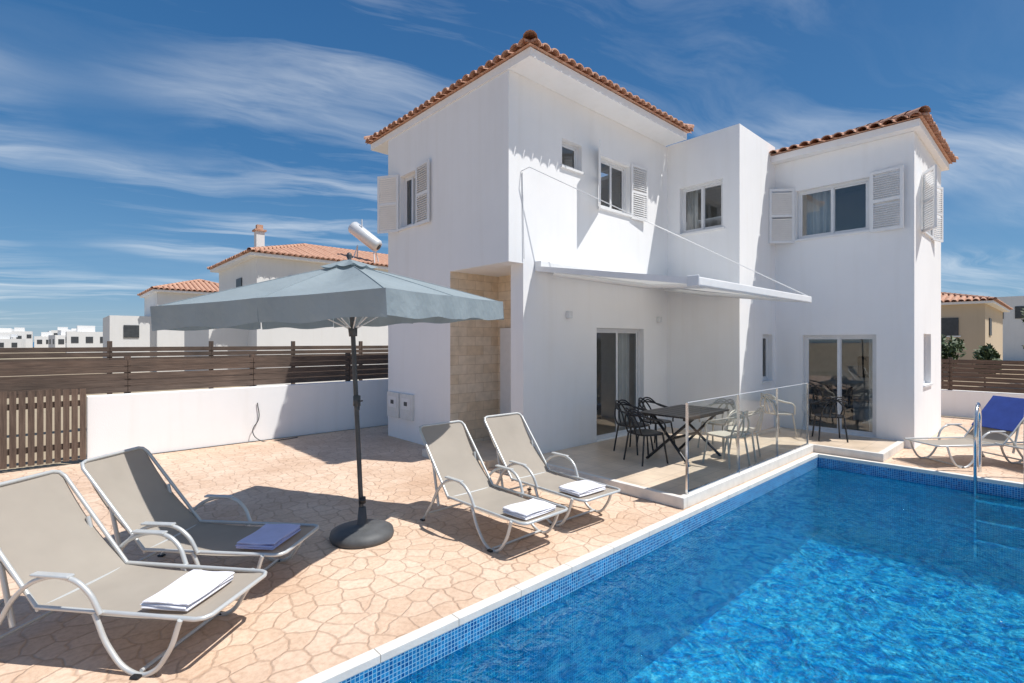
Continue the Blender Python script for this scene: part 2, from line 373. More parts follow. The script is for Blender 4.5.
b.poly([(PX1,PY0,PD),(PX1,PY0,zt),(PX1,PY1,zt),(PX1,PY1,PD)],M['mos_y']); b.poly([(PX0,PY0,PD),(PX0,PY1,PD),(PX0,PY1,zt),(PX0,PY0,zt)],M['mos_y']); b.obj('pool_walls',pool)
b=MB(); cw=.09
x=PX0-cw
while x<PX1+cw-.01:
    xe=min(PX1+cw,x+.6)
    b.box(x+.0015,xe-.0015,PY1,PY1+cw,-.04,.014,M['coping']); b.box(x+.0015,xe-.0015,PY0-cw,PY0,-.04,.014,M['coping']); x=xe
y=PY0
while y<PY1-.01:
    ye=min(PY1,y+.6)
    b.box(PX0-cw,PX0,y+.0015,ye-.0015,-.04,.014,M['coping']); b.box(PX1,PX1+cw,y+.0015,ye-.0015,-.04,.014,M['coping']); y=ye
b.obj('coping',pool,bevel=.004)
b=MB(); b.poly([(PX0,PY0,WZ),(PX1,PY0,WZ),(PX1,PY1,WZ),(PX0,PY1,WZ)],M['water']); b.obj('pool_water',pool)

TZ=.12
ter=empty('raised_terrace')
b=MB(); b.box(5.5,10.0,3.06,5.73,0.002,TZ,M['terr']); b.box(10.0,11.54,2.05,4.19,0.002,TZ,M['terr'])
b.obj('terrace_floor',ter)
b=MB(); b.box(5.42,5.5,2.97,5.735,.001,TZ+.012,M['coping']); b.box(5.502,9.93,2.97,3.06,.001,TZ+.012,M['coping']); b.box(9.932,10.0,1.96,3.059,.001,TZ+.012,M['coping']); b.box(10.002,11.55,1.96,2.05,.001,TZ+.012,M['coping'])
b.obj('terrace_edge',ter,bevel=.006)
b=MB(); b.box(4.75,6.3,5.97,7.26,.002,.11,M['terr']); b.box(4.67,4.75,5.97,7.35,.002,.118,M['coping']); b.obj('entrance_step',ter)
gb=empty('glass_balustrade')
b=MB(); xs=[5.6,7.0,8.4,9.8]
for x0,x1 in zip(xs,xs[1:]): b.poly([(x0+.015,3.026,TZ+.05),(x1-.015,3.026,TZ+.05),(x1-.015,3.026,1.22),(x0+.015,3.026,1.22)],M['rail'])
b.obj('glass_panels',gb)
b=MB()
for x0,x1 in zip(xs,xs[1:]): b.box(x0+.012,x1-.012,3.022,3.030,1.218,1.225,M['alu'])
for x in xs: b.box(x-.009,x+.009,3.012,3.04,TZ+.012,1.22,M['chrome'])
b.box(xs[0],xs[-1],3.012,3.04,TZ+.012,TZ+.045,M['chrome']); b.obj('posts',gb)

# ------------------------------------------------------------ villa
H=empty('white_villa')
Wm=M['stucco']
a=W_S(5.5,5.74); wall('south_wall_lower',a,4.28,0,3.18,[(1.85,3.38,TZ,2.2)],H,Wm)
window('patio_door',a,1.85,3.38,TZ,2.2,H,2,False)
curtain('curtain_door',a,2.9,3.34,.15,2.2,H)
a=W_S(5.19,5.74); ops=[(1.22,1.74,4.93,5.40),(2.25,3.2,4.42,5.38)]
wall('south_wall_upper',a,4.59,3.18,6.12,ops,H,Wm)
window('small_window',a,*ops[0],H,1,True); window('bedroom_window',a,*ops[1],H,2); curtain('curtain_bed',a,2.25,2.6,4.4,5.4,H)
shutter('shutter_1',a,2.23,-1,38,4.36,5.44,.5,H); shutter('shutter_2',a,3.22,1,6,4.36,5.44,.5,H)
a=W_W(5.19,9.47); ops=[(.49,1.09,4.2,5.25)]
wall('west_wall_upper',a,3.73,3.18,6.12,ops,H,Wm); window('west_window',a,*ops[0],H,2)
shutter('shutter_3',a,.47,-1,30,4.15,5.3,.48,H); shutter('shutter_4',a,1.11,1,4,4.15,5.3,.5,H)
wall('west_wall_lower',a,2.2,0,3.18,[],H,Wm)
b=MB()
b.poly([(5.19,7.27,0),(6.3,7.27,0),(6.3,7.27,3.18),(5.19,7.27,3.18)],M['stone'])
b.poly([(6.3,7.27,0),(6.3,6.03,0),(6.3,6.03,3.18),(6.3,7.27,3.18)],M['stone'])
b.obj('stone_cladding',H)
b=MB(); b.box(5.505,6.3,5.965,6.03,0,3.175,Wm); b.poly([(5.5,5.74,0),(5.5,6.03,0),(5.5,6.03,3.18),(5.5,5.74,3.18)],Wm)
b.poly([(5.19,5.74,3.18),(6.3,5.74,3.18),(6.3,7.27,3.18),(5.19,7.27,3.18)],Wm)
b.obj('entrance_recess',H)
b=MB(); b.box(6.25,6.29,6.3,7.15,.12,2.2,M['white']); b.box(6.235,6.25,6.38,6.42,1.0,1.2,M['chrome']); b.obj('entrance_door',H)
b=MB(); b.poly([(5.19,9.47,0),(14.5,9.47,0),(14.5,9.47,6.1),(5.19,9.47,6.1)],Wm); b.poly([(14.5,1.82,0),(14.5,9.47,0),(14.5,9.47,5.76),(14.5,1.82,5.76)],Wm); b.obj('rear_walls',H)
b=MB(); b.box(6.4,14.45,5.98,9.4,3.0,3.17,M['room']); b.box(10.02,14.45,4.45,5.969,3.0,3.17,M['room']); b.box(11.8,14.45,2.08,4.449,3.0,3.17,M['room'])
b.box(6.5,14.45,5.97,9.4,.0,.115,M['roomfloor']); b.box(10.05,14.45,4.43,5.969,.0,.115,M['roomfloor']); b.box(11.78,14.45,2.06,4.429,.0,.115,M['roomfloor'])
b.box(5.5,9.7,5.97,9.4,6.0,6.09,M['room']); b.box(11.8,14.4,2.1,9.3,5.6,5.7,M['room']);b.box(10.01,11.7,4.5,9.3,5.9,5.99,M['room'])
b.box(10.0,10.1,6.0,9.3,.12,2.99,M['room']); b.box(5.5,14.3,8.2,8.25,.12,2.99,M['room']); b.box(5.45,14.3,8.0,8.05,3.2,5.99,M['room'])
b.box(11.8,14.2,5.2,5.25,.12,2.99,M['room']); b.box(14.2,14.25,2.1,5.2,.12,2.99,M['room'])
b.obj('interior',H)
b=MB(); b.box(12.9,13.6,3.4,5.0,.12,.5,M['sofa']); b.box(13.6,13.8,3.3,5.1,.12,.9,M['sofa']); b.box(14.14,14.19,2.5,3.3,1.1,1.6,M['black']); b.box(13.8,14.18,2.4,3.4,.12,.55,M['white']); b.box(7.8,9.4,7.2,7.9,.12,.5,M['sofa']); b.box(7.8,9.4,7.9,8.1,.12,.9,M['sofa']); b.obj('sofa_and_tv',H,bevel=.04)
a=W_W(9.78,5.74); ops=[(.29,1.21,4.2,5.17)]
wall('link_west_wall',a,1.54,0,6.14,ops,H,Wm); window('link_window',a,*ops[0],H,2); curtain('curtain_link',a,.3,.55,4.2,5.2,H)
a=W_S(9.78,4.2); ops=[(1.1,1.62,1.12,2.1)]
wall('link_south_wall',a,1.77,0,6.14,ops,H,Wm); window('kitchen_window',a,*ops[0],H,1)
b=MB(); b.box(9.79,11.54,4.21,7.5,6.02,6.1,Wm); b.poly([(11.55,4.2,5.7),(11.55,7.5,5.7),(11.55,7.5,6.14),(11.55,4.2,6.14)],Wm); b.poly([(9.78,5.75,6.0),(9.78,7.5,6.0),(9.78,7.5,6.14),(9.78,5.75,6.14)],Wm); b.obj('link_roof',H)
a=W_W(11.55,4.2); ops=[(.54,1.81,TZ,2.08),(.42,1.70,4.08,5.10)]
wall('wing_west_wall',a,2.38,0,5.76,ops,H,Wm)
window('wing_patio_door',a,*ops[0],H,2,False); window('wing_window',a,*ops[1],H,2); curtain('curtain_wing',a,.5,.95,4.1,5.1,H); curtain('curtain_wing2',a,1.62,1.8,.15,2.0,H)
shutter('shutter_5',a,.40,-1,40,4.02,5.16,.5,H); shutter('shutter_6',a,1.72,1,8,4.02,5.16,.52,H)
a=W_S(11.55,1.82); ops=[(.75,1.7,4.08,5.10),(.9,1.7,1.1,2.1)]
wall('wing_south_wall',a,2.95,0,5.76,ops,H,Wm); window('wing_side_window',a,*ops[0],H,2); window('wing_side_window_low',a,*ops[1],H,2)
shutter('shutter_7',a,.73,-1,30,4.02,5.16,.48,H); shutter('shutter_8',a,1.72,1,12,4.02,5.16,.48,H)
hip_roof('main_roof',5.12,9.76,5.2,10.25,6.122,rad(17),H)
hip_roof('wing_roof',11.28,14.8,1.66,6.2,5.764,rad(17),H)
b=MB()
b.box(.06,.52,-.06,-.001,.42,.92,M['metalbox']); b.box(.58,1.02,-.06,-.001,.42,.92,M['metalbox'])
for x in (.12,.64): b.box(x,x+.32,-.066,-.061,.62,.84,M['white']); b.box(x+.1,x+.22,-.07,-.067,.69,.77,M['dark'])
b.obj('meter_box',H,W_W(5.19,9.47),bevel=.004)
b=MB(); b.box(1.0,1.1,-.08,-.001,2.35,2.47,M['alu']); b.box(3.85,3.95,-.08,-.001,2.35,2.47,M['alu']); b.obj('wall_lamps',H,W_S(5.5,5.74),bevel=.01)

# awning
aw=empty('retractable_awning')
AX0,AX1,AY,AZ,FY,FZ=5.75,9.72,5.66,3.12,3.0,2.69
b=MB(); n=16
for i in range(n):
    for j in range(8):
        def P(i,j):
            u=i/n; w=j/8; return (AX0+.04+(AX1-AX0-.08)*u,AY+(FY-AY)*w,AZ+(FZ-AZ)*w-.035*math.sin(math.pi*w)+.006*math.sin(u*40))
        b.poly([P(i,j),P(i+1,j),P(i+1,j+1),P(i,j+1)],M['awning'])
b.obj('fabric',aw,smooth=True,weld=True)
b=MB(); b.box(AX0,AX1,5.6,5.735,3.08,3.24,M['white']); b.box(AX0-.02,AX1+.02,FY-.06,FY+.05,FZ-.07,FZ+.04,M['white'])
b.box(AX0-.05,AX0-.021,FY-.07,FY+.09,FZ-.08,FZ+.06,M['alu'])
b.obj('cassette_and_front_bar',aw,bevel=.015)
arm=[]
for s,x in ((1,AX0+.3),(-1,AX1-.3)):
    arm.append([(x,5.6,3.04),(x+s*.75,4.35,2.80),(x+s*.02,3.05,2.65)])
tubes('folding_arms',arm,.034,M['alu'],aw,False)
b=MB()
for x in (AX0,AX1): 
    mt=Matrix.Translation((x,AY,AZ))@Matrix.Rotation(math.atan2(-(FZ-AZ),(AY-FY)),4,'X')
    b.box(-.03,.03,-(AY-FY),0,-.05,.03,M['white'],mt)
b.obj('side_rails',aw)
tubes('support_cable',[[(5.45,5.735,4.62),(5.5,5.6,4.66),(AX1,FY,FZ+.05)],[(5.47,5.73,4.6),(5.5,5.72,3.25)]],.008,M['alu'],aw,False)

# ------------------------------------------------------------ umbrella
U=empty('patio_umbrella',(2.3,4.72,0))
lathe('base',[(0,.0),(.30,.0),(.31,.03),(.30,.075),(.22,.105),(.06,.13),(.05,.14),(.035,.30),(.0,.30)],M['basegrey'],U)
top=Vector((-.09,.085,2.68))
tubes('pole',[[(0,0,.1),tuple(top)]],.024,M['dark'],U,False)
nrm=Vector((-.737*.042-.676*.02,.675*.042-.738*.02,1)).normalized()
q=Vector((0,0,1)).rotation_difference(nrm)
CM=Matrix.Translation(top)@q.to_matrix().to_4x4()@Matrix.Rotation(rad(28),4,'Z')
aa=1.16; NA=96; NR=8; drop=.40
def cp(i,s):
    th=2*math.pi*i/NA; k=1/max(abs(math.cos(th)),abs(math.sin(th)))*aa
    ribd=abs(math.sin(4*th)); sag=.045*ribd*math.sin(math.pi*min(1,s)*.97)
    kk=k*(1-.014*ribd*s)
    return Vector((math.cos(th)*kk*s,math.sin(th)*kk*s,.04-drop*s**1.08-sag))
per=NA//8
for g in range(8):
    b=MB()
    for i in range(g*per,(g+1)*per):
        for j in range(NR):
            s0,s1=max(.03,j/NR),(j+1)/NR
            b.poly([cp(i,s0),cp(i+1,s0),cp(i+1,s1),cp(i,s1)],M['canopy'])
    b.obj('canopy_panel_%d'%g,U,CM,smooth=True,weld=True)
    b=MB(); g0=g
    def vl(i,w):
        p=cp(i,1.0); u=(i-g0*per)/per
        f=1.014-.004*w+.010*w*math.sin(u*math.pi*5+g0)
        return Vector((p.x*f,p.y*f,p.z+.008-.20*w+.012*w*math.sin(math.pi*u*3+g0*1.7)))
    for i in range(g*per,(g+1)*per):
        b.poly([cp(i,1.0),cp(i+1,1.0),vl(i+1,0),vl(i,0)],M['canopy'])
        b.poly([vl(i,0),vl(i+1,0),vl(i+1,.5),vl(i,.5)],M['canopy']); b.poly([vl(i,.5),vl(i+1,.5),vl(i+1,1),vl(i,1)],M['canopy'])
        b.poly([cp(i,.02)+Vector((0,0,.05)),cp(i+1,.02)+Vector((0,0,.05)),cp(i+1,.17)+Vector((0,0,.035)),cp(i,.17)+Vector((0,0,.035))],M['canopy'])
    b.obj('valance_%d'%g,U,CM,weld=True)
ribs=[];st=[];seam=[]
for k in range(8):
    i=k*NA//8; ribs.append([tuple(cp(i,.03)-Vector((0,0,.02))),tuple(cp(i,.5)-Vector((0,0,.03))),tuple(cp(i,1)-Vector((0,0,.02)))])
    st.append([(0,0,-.62),tuple(cp(i,.5)-Vector((0,0,.04)))])
    seam.append([tuple(cp(i,s)+Vector((0,0,.001))) for s in (.17,.4,.6,.8,1.0)])
tubes('ribs',ribs,.009,M['alu'],U,False,matrix=CM); tubes('struts',st,.007,M['alu'],U,False,matrix=CM)
tubes('seams',seam,.0045,M['canopy'],U,False,matrix=CM)
lathe('finial',[(0,.16),(.02,.15),(.03,.12),(.018,.09),(.035,.07),(.03,.05)],M['dark'],U,16,CM)
lathe('runner',[(.024,-.68),(.04,-.68),(.045,-.6),(.024,-.58)],M['dark'],U,16,CM)
tubes('crank',[[(0,0,1.36),(-.05,-.04,1.36),(-.06,-.05,1.28),(-.09,-.07,1.28)]],.009,M['dark'],U,False)
lathe('crank_housing',[(0,1.42),(.036,1.41),(.036,1.31),(0,1.30)],M['dark'],U,16,Matrix.Translation((-.04,.035,0)))
lathe('clamp',[(0,.4),(.034,.4),(.036,.34),(0,.33)],M['black'],U,16)

# ------------------------------------------------------------ loungers
def lounger(foot,ang,sling,towel=None,ty=.22,tx=.02,back_towel=None,ba=50):
    E=empty('sun_lounger',(foot[0],foot[1],0),ang); w=.31; hy=1.12; sz=.34; bl=.86
    by=hy+bl*math.cos(rad(ba)); bz=sz+bl*math.sin(rad(ba))
    b=MB()
    prof=[(0.03,sz+.0)]
    for i in range(1,13): 
        t=i/12; prof.append((.03+t*(hy-.03),sz-.03*math.sin(math.pi*t)*.8-.005))
    for i in range(1,11):
        t=i/10; prof.append((hy+(by-hy)*t+.03*math.sin(math.pi*t),sz+(bz-sz)*t-.03*math.sin(math.pi*t)))
    nx=8
    for (y0,z0),(y1,z1) in zip(prof,prof[1:]):
        for k in range(nx):
            xa=-w+.005+(2*w-.01)*k/nx; xb=-w+.005+(2*w-.01)*(k+1)/nx
            sg=lambda x:-.012*(1-(x/w)**2)
            b.poly([(xa,y0,z0+sg(xa)),(xb,y0,z0+sg(xb)),(xb,y1,z1+sg(xb)),(xa,y1,z1+sg(xa))],sling)
    b.obj('sling',E,smooth=True,weld=True)
    F=M['frame']; P=[]
    P.append([(-w,hy,sz),(-w,.06,sz),(-w+.02,.02,sz),(-w+.06,.0,sz),(w-.06,.0,sz),(w-.02,.02,sz),(w,.06,sz),(w,hy,sz)])
    cb=math.cos(rad(ba)); sb=math.sin(rad(ba))
    P.append([(-w,hy,sz),(-w,by-.06*cb,bz-.06*sb),(-w+.02,by-.015*cb,bz-.015*sb),(-w+.06,by,bz),(w-.06,by,bz),(w-.02,by-.015*cb,bz-.015*sb),(w,by-.06*cb,bz-.06*sb),(w,hy,sz)])
    tubes('frame',P,.014,F,E,False)
    G=[]
    for s in (-1,1):
        x=s*(w+.02)
        G.append([(x,.14,sz-.0),(x,.22,.14),(x,.34,.015),(x,.46,.015),(x,.60,.14),(x,.70,sz)])
        G.append([(x+s*.01,1.52,.015),(x+s*.012,1.36,.22),(x+s*.012,1.22,.42),(x+s*.015,1.05,.53),(x+s*.015,.86,.545),(x+s*.012,.74,.48),(x,.66,sz)])
        G.append([(s*(w-.01),1.30,.2),(s*(w-.02),1.42,sz+.33)])
    tubes('legs_and_arms',G,.0155,F,E,True)
    tubes('crossbars',[[(-w-.03,1.46,.09),(w+.03,1.46,.09)],[(-w-.01,.40,.02),(w+.01,.40,.02)],[(-w,hy,sz-.02),(w,hy,sz-.02)]],.012,F,E,False)
    b=MB()
    for s in (-1,1): 
        x=s*(w+.035); b.box(x-.026,x+.026,.84,1.10,.548,.566,F)
        for yy in (1.52,.4): b.box(x-.03,x+.01,yy-.03,yy+.03,0,.016,M['black'])
    b.obj('arm_pads',E,bevel=.008)
    if towel:
        for k in range(3):
            b=MB(); zz=sz-.010+k*.0175; j=random.uniform(-.007,.007); j2=random.uniform(-.007,.007); sk=random.uniform(-.035,.035); n_=14
            rn=random.uniform(0,6)
            def tp_(a,c,side):
                u=a/n_;v_=c/n_; eu=min(u,1-u)*.42; ev=min(v_,1-v_)*.31; e=min(eu,ev); r=.009
                hh=r if e>=.012 else r*math.sqrt(max(0,1-(1-e/.012)**2))
                x=-.21+.42*u; y=-.155+.31*v_
                wz=.0035*math.sin(u*6+rn)+.003*math.sin(v_*8+u*4+rn)
                return (tx+x+j+sk*y,ty+y+j2-sk*x,zz+r+side*hh+wz*(k+1)/3*(1 if side>0 else .6))
            g=sorted(set([0,.2,.45,.8]+list(range(1,n_))+[n_-.8,n_-.45,n_-.2,n_]))
            for a0,a1 in zip(g,g[1:]):
                for c0,c1 in zip(g,g[1:]):
                    b.poly([tp_(a0,c0,1),tp_(a1,c0,1),tp_(a1,c1,1),tp_(a0,c1,1)],towel)
                    b.poly([tp_(a0,c0,-1),tp_(a0,c1,-1),tp_(a1,c1,-1),tp_(a1,c0,-1)],towel)
            b.obj('folded_towel_layer_%d'%k,E,smooth=True,weld=True)
    if back_towel:
        b=MB(); up=Matrix.Translation((0,hy,sz))@Matrix.Rotation(rad(ba),4,'X')
        b.box(-w-.01,w+.01,.25,bl+.03,.012,.03,back_towel,up); b.box(-w-.01,w+.01,bl+.01,bl+.03,-.3,.012,back_towel,up); b.obj('draped_towel',E,bevel=.006)
    return E
lounger((3.38,3.2),rad(1),M['sling'],M['towel'],.24,.0)
lounger((4.27,3.24),rad(-2),M['sling'],M['towel'],.30,.0)
lounger((1.52,4.18),rad(42),M['sling'],M['towel_l'],.28,.0)
lounger((.90,3.55),rad(40),M['sling'],M['towel'],.33,-.02)
lounger((10.25,1.55),rad(233),M['sling'],None,back_towel=M['towel_b'])
lounger((10.85,.5),rad(233),M['sling'],None)

# ------------------------------------------------------------ dining
def chair(x,y,z,ang,m,name='dining_chair'):
    E=empty(name,(x,y,z),ang)
    b=MB(); pts=[]
    for k in range(24):
        th=2*math.pi*k/24; c,s=math.cos(th),math.sin(th); r=1/(abs(c)**4+abs(s)**4)**.25
        pts.append((c*r*.225,s*r*.22))
    b.poly([(p[0],p[1],.455) for p in pts],m); b.poly([(p[0],p[1],.43) for p in reversed(pts)],m)
    for (a0,a1) in zip(pts,pts[1:]+pts[:1]): b.poly([(a0[0],a0[1],.43),(a1[0],a1[1],.43),(a1[0],a1[1],.455),(a0[0],a0[1],.455)],m)
    b.obj('seat',E)
    G=[[(s*.19,q*.17,.44),(s*.23,q*.23,0)] for s in(-1,1) for q in (-1,1)]
    tubes('legs',G,.014,m,E,False)
    B=[[(-.23,.18,.44),(-.28,.12,.62),(-.26,-.08,.69),(-.14,-.26,.74),(0,-.29,.75),(.14,-.26,.74),(.26,-.08,.69),(.28,.12,.62),(.23,.18,.44)]]
    for s in (-1,1):
        B.append([(s*-.17,-.2,.44),(s*-.17,-.25,.58),(s*-.05,-.29,.76),(s*.10,-.28,.82),(s*.22,-.14,.70),(s*.27,.04,.66)])
        B.append([(s*.05,-.22,.44),(s*.04,-.26,.6),(s*-.08,-.29,.78),(s*-.18,-.22,.74)])
    tubes('looped_backrest',B,.013,m,E,True); return E
def table(x,y,z,ang):
    E=empty('dining_table',(x,y,z),ang)
    b=MB()
    for k in range(7):
        yy=-.42+k*.121; b.box(-.68,.68,yy,yy+.113,.715,.74,M['black'])
    b.box(-.6,.6,-.36,-.31,.67,.714,M['black']); b.box(-.6,.6,.31,.36,.67,.714,M['black'])
    b.obj('top',E,bevel=.003)
    G=[]
    for s in (-1,1): G+= [[(s*.5,-.36,.0),(s*.35,.34,.68)],[(s*.5,.36,0),(s*.35,-.34,.68)]]
    G.append([(-.42,0,.34),(.42,0,.34)])
    tubes('crossed_legs',G,.022,M['black'],E,False)
    return E
table(7.4,4.05,TZ,rad(0))
for (x,y,a,m) in ((6.7,4.30,-110,'black'),(7.2,4.85,180,'black'),(7.8,4.8,170,'black'),
                  (7.45,3.40,-12,'beigepl'),(8.05,3.42,14,'beigepl'),(8.45,4.0,85,'beigepl'),(10.45,3.75,-120,'beigepl'),(10.75,2.95,-60,'black')):
    chair(x,y,TZ,rad(a),M[m])

ld=empty('pool_ladder')
G=[]
for y in (.84,.34): G.append([(10.25,y,.0),(10.25,y,.6),(10.2,y,.92),(10.02,y,1.04),(9.84,y,.98),(9.68,y,.74),(9.66,y,.3),(9.66,y,-1.1)])
tubes('handrails',G,.021,M['chrome'],ld,True)
b=MB()
for z in (-.3,-.58,-.86): b.box(9.6,9.72,.34,.84,z,z+.03,M['chrome'])
b.obj('treads',ld)

# ------------------------------------------------------------ boundary walls and fences
box('boundary_wall',.45,16.9,10.66,10.86,0,1.06,M['stucco'],bevel=.01)
box('boundary_wall',-9,-1.86,10.66,10.86,0,1.06,M['stucco'],bevel=.01)
tubes('garden_hose',[[(3.0,10.64,.75),(3.02,10.62,.45),(2.9,10.58,.2),(3.05,10.5,.015),(3.4,10.4,.015),(3.7,10.45,.015)]],.009,M['dark'])
def slatfence(name,a0,a1,c,z0,z1,axis,pitch=.114):
    E=empty(name); b=MB(); z=z0
    while z+.1<=z1+.001:
        x=a0
        while x<a1-.01:
            xe=min(a1,x+2.0); j=random.uniform(-.006,.006); jz=random.uniform(-.004,.004)
            if axis=='X': b.box(x+.004,xe-.004,c+j,c+.025+j,z+jz,z+.1+jz,M['wood'])
            else: b.box(c+j,c+.025+j,x+.004,xe-.004,z+jz,z+.1+jz,M['wood'])
            x=xe
        z+=pitch
    b.obj('planks',E); b=MB(); x=a0
    while x<=a1+.01:
        if axis=='X': b.box(x-.045,x+.045,c+.03,c+.11,0.0,z1+.03,M['woodv'])
        else: b.box(c+.03,c+.11,x-.045,x+.045,0.0,z1+.03,M['woodv'])
        x+=2.0
    b.obj('posts',E)
slatfence('timber_fence',-9,13,10.9,1.08,1.66,'X')
slatfence('timber_fence',-9,15,14.4,.9,1.93,'X',.118)
def picket(x0,x1):
    E=empty('picket_gate',(0,0,0)); b=MB(); x=x0
    while x<x1-.02:
        b.box(x,x+.075,10.60,10.622,.06,1.20+random.uniform(-.008,.008),M['woodv']); x+=.1
    b.obj('pickets',E); b=MB(); b.box(x0,x1,10.624,10.655,.25,.34,M['wood']); b.box(x0,x1,10.624,10.655,.92,1.01,M['wood']); b.obj('rails',E)
picket(-.64,.42); picket(-1.84,-.7)
box('boundary_wall',17.3,17.5,-8,10.6,0,.68,M['stucco'],bevel=.01)
slatfence('timber_fence',-8,10.4,17.34,.70,1.50,'Y')

# ------------------------------------------------------------ neighbours
NH=empty('neighbour_house')
b=MB(); b.box(6.8,20,24.2,31,-.05,5.72,M['stucco_far']); b.box(5.2,6.8,25.5,31,-.05,3.0,M['stucco_far']); b.obj('walls',NH)
b=MB()
for x in (8.2,10.4,13): b.box(x,x+.9,24.15,24.199,3.9,5.0,M['dark']); 
b.box(6.75,6.799,26.5,27.4,3.9,5.0,M['dark']); b.obj('windows',NH)
hip_roof('roof',6.4,20.4,23.8,31.4,5.722,rad(18),NH,step=False,sp=.25)
b=MB(); b.box(6.95,7.3,24.8,25.15,5.9,7.0,M['stucco_far']); b.box(6.88,7.37,24.73,25.22,7.0,7.08,M['tile']); b.box(7.0,7.25,24.85,25.1,7.08,7.3,M['tile']); b.obj('chimney',NH)
SB=empty('solar_water_heater',(12.1,24.5,6.25),rad(135))
TM=Matrix.Translation((0,0,1.15))@Matrix.Rotation(rad(52),4,'Y')
lathe('tank',[(0,-.9),(.27,-.9),(.34,-.8),(.34,.8),(.27,.9),(0,.9)],M['tank'],SB,24,TM)
tubes('stand',[[(-.6,.3,-.3),(-.4,0,1.0)],[(.6,.3,-.3),(.4,0,.7)],[(-.6,-.5,-.3),(-.4,0,1.0)],[(.6,-.5,-.3),(.4,0,.7)],[(.1,.2,1.2),(.1,.2,2.0)]],.03,M['alu'],SB,False)
lathe('header_cap',[(0,.98),(.14,.95),(.18,.86),(.18,.82)],M['dark'],SB,20,TM@Matrix.Rotation(rad(180),4,'Y'))
N2=empty('neighbour_house')
b=MB(); b.box(5.2,11,40,46,-.05,5.2,M['stucco_far']); b.box(2.8,5.2,40.5,46,-.05,3.6,M['stucco_far']); b.obj('walls',N2)
b=MB(); b.box(6,7.2,39.95,39.99,3,4.2,M['dark']); b.box(8.4,9.3,39.95,39.99,3,4.2,M['dark']); b.box(3.5,4.3,40.45,40.49,2.2,3.0,M['dark']); b.obj('windows',N2)
hip_roof('roof',4.9,11.4,39.6,46.4,5.2,rad(18),N2,step=False,sp=.3)
N3=empty('beige_house')
b=MB(); b.box(38,50,2.9,12,-.05,4.05,M['beige']); b.obj('walls',N3)
b=MB(); b.box(37.95,37.99,4.0,5.2,2.3,3.3,M['dark']); b.box(40,41.2,2.85,2.89,2.3,3.3,M['dark']); b.box(37.93,37.96,3.9,5.3,2.2,2.28,M['white']); b.obj('windows',N3)
hip_roof('roof',37.6,50.4,2.5,12.4,4.05,rad(14),N3,step=False,sp=.3)
N4=empty('apartment_block'); b=MB(); b.box(70,85,-6,6.2,-.05,6.4,M['stucco_far']); b.box(70.5,74,-2,2,6.4,8.2,M['stucco_far']); b.obj('walls',N4)
b=MB(); 
for k in range(6): b.box(69.95,69.99,-5+k*1.8,-4+k*1.8,4.2,5.4,M['dark'])
b.obj('windows',N4)
random.seed(3)
for k in range(32):
    px=random.uniform(-150,215); D=random.uniform(75,160); t=(px-512)/505
    X=D*(.737*t+.676); Y=D*(.738-.675*t); w=random.uniform(3.5,6.5); d=random.uniform(4,7); h=random.uniform(2.6,5.0)*(D/120)**.5
    b=MB(); b.box(-w/2,w/2,-d/2,d/2,-.1,h,M['stucco_far']); b.box(-w/4,w/6,-d/4,d/4,h,h+1.0,M['stucco_far'])
    for q in range(3):
        xx=-w/2+w*(q+.3)/3; b.box(xx,xx+.9,-d/2-.04,-d/2-.01,h-1.8,h-.8,M['dark'])
    for q in range(2):
        yy=-d/2+d*(q+.3)/2; b.box(-w/2-.04,-w/2-.01,yy,yy+.9,h-1.8,h-.8,M['dark'])
    if k%3==0: b.box(w/5,w/5+.9,-.4,.4,h+.4,h+1.0,M['alu']); b.box(w/5,w/5+.1,-.3,.3,h,h+.4,M['alu'])
    o=b.obj('distant_house'); o.location=(X,Y,0); o.rotation_euler=(0,0,random.choice([0,0,.2,-.15]))

def tree(name,x,y,h,r,z0=0,n=1800,leaf=.13):
    E=empty(name,(x,y,z0)); b=MB(); cl=[]
    for k in range(14):
        th=random.uniform(0,6.28); rr=r*random.uniform(.1,.75); cl.append((Vector((rr*math.cos(th),rr*math.sin(th),h-r*.9+random.uniform(-.6,.7)*r)),r*random.uniform(.28,.5)))
    for k in range(n):
        c,s=random.choice(cl); d=Vector((random.gauss(0,1),random.gauss(0,1),random.gauss(0,1))).normalized()*s*random.uniform(.6,1.1); p=c+d
        u=Vector((random.gauss(0,1),random.gauss(0,1),random.gauss(0,1))).normalized(); w=u.orthogonal().normalized(); l=leaf*random.uniform(.6,1.3)
        b.poly([p-u*l,p+w*l*.45,p+u*l,p-w*l*.45],M['leaf'])
    b.obj('crown',E)
    G=[[(0,0,0),(.05,.02,h*.3),(0,.05,h*.6)]]
    for c,s in cl[:8]: G.append([(.03,.02,h*.3),tuple(c*.6+Vector((0,0,h*.15))),tuple(c)])
    tubes('trunk_and_limbs',G,.05*h/3,M['bark'],E)
tree('olive_tree',31,.4,3.5,1.4)
tree('olive_tree',33.5,-.9,4.0,1.8)
tree('shrub',27.5,3.4,2.15,.8,n=1100)
tree('shrub',28.8,2.2,1.7,.6,n=900)

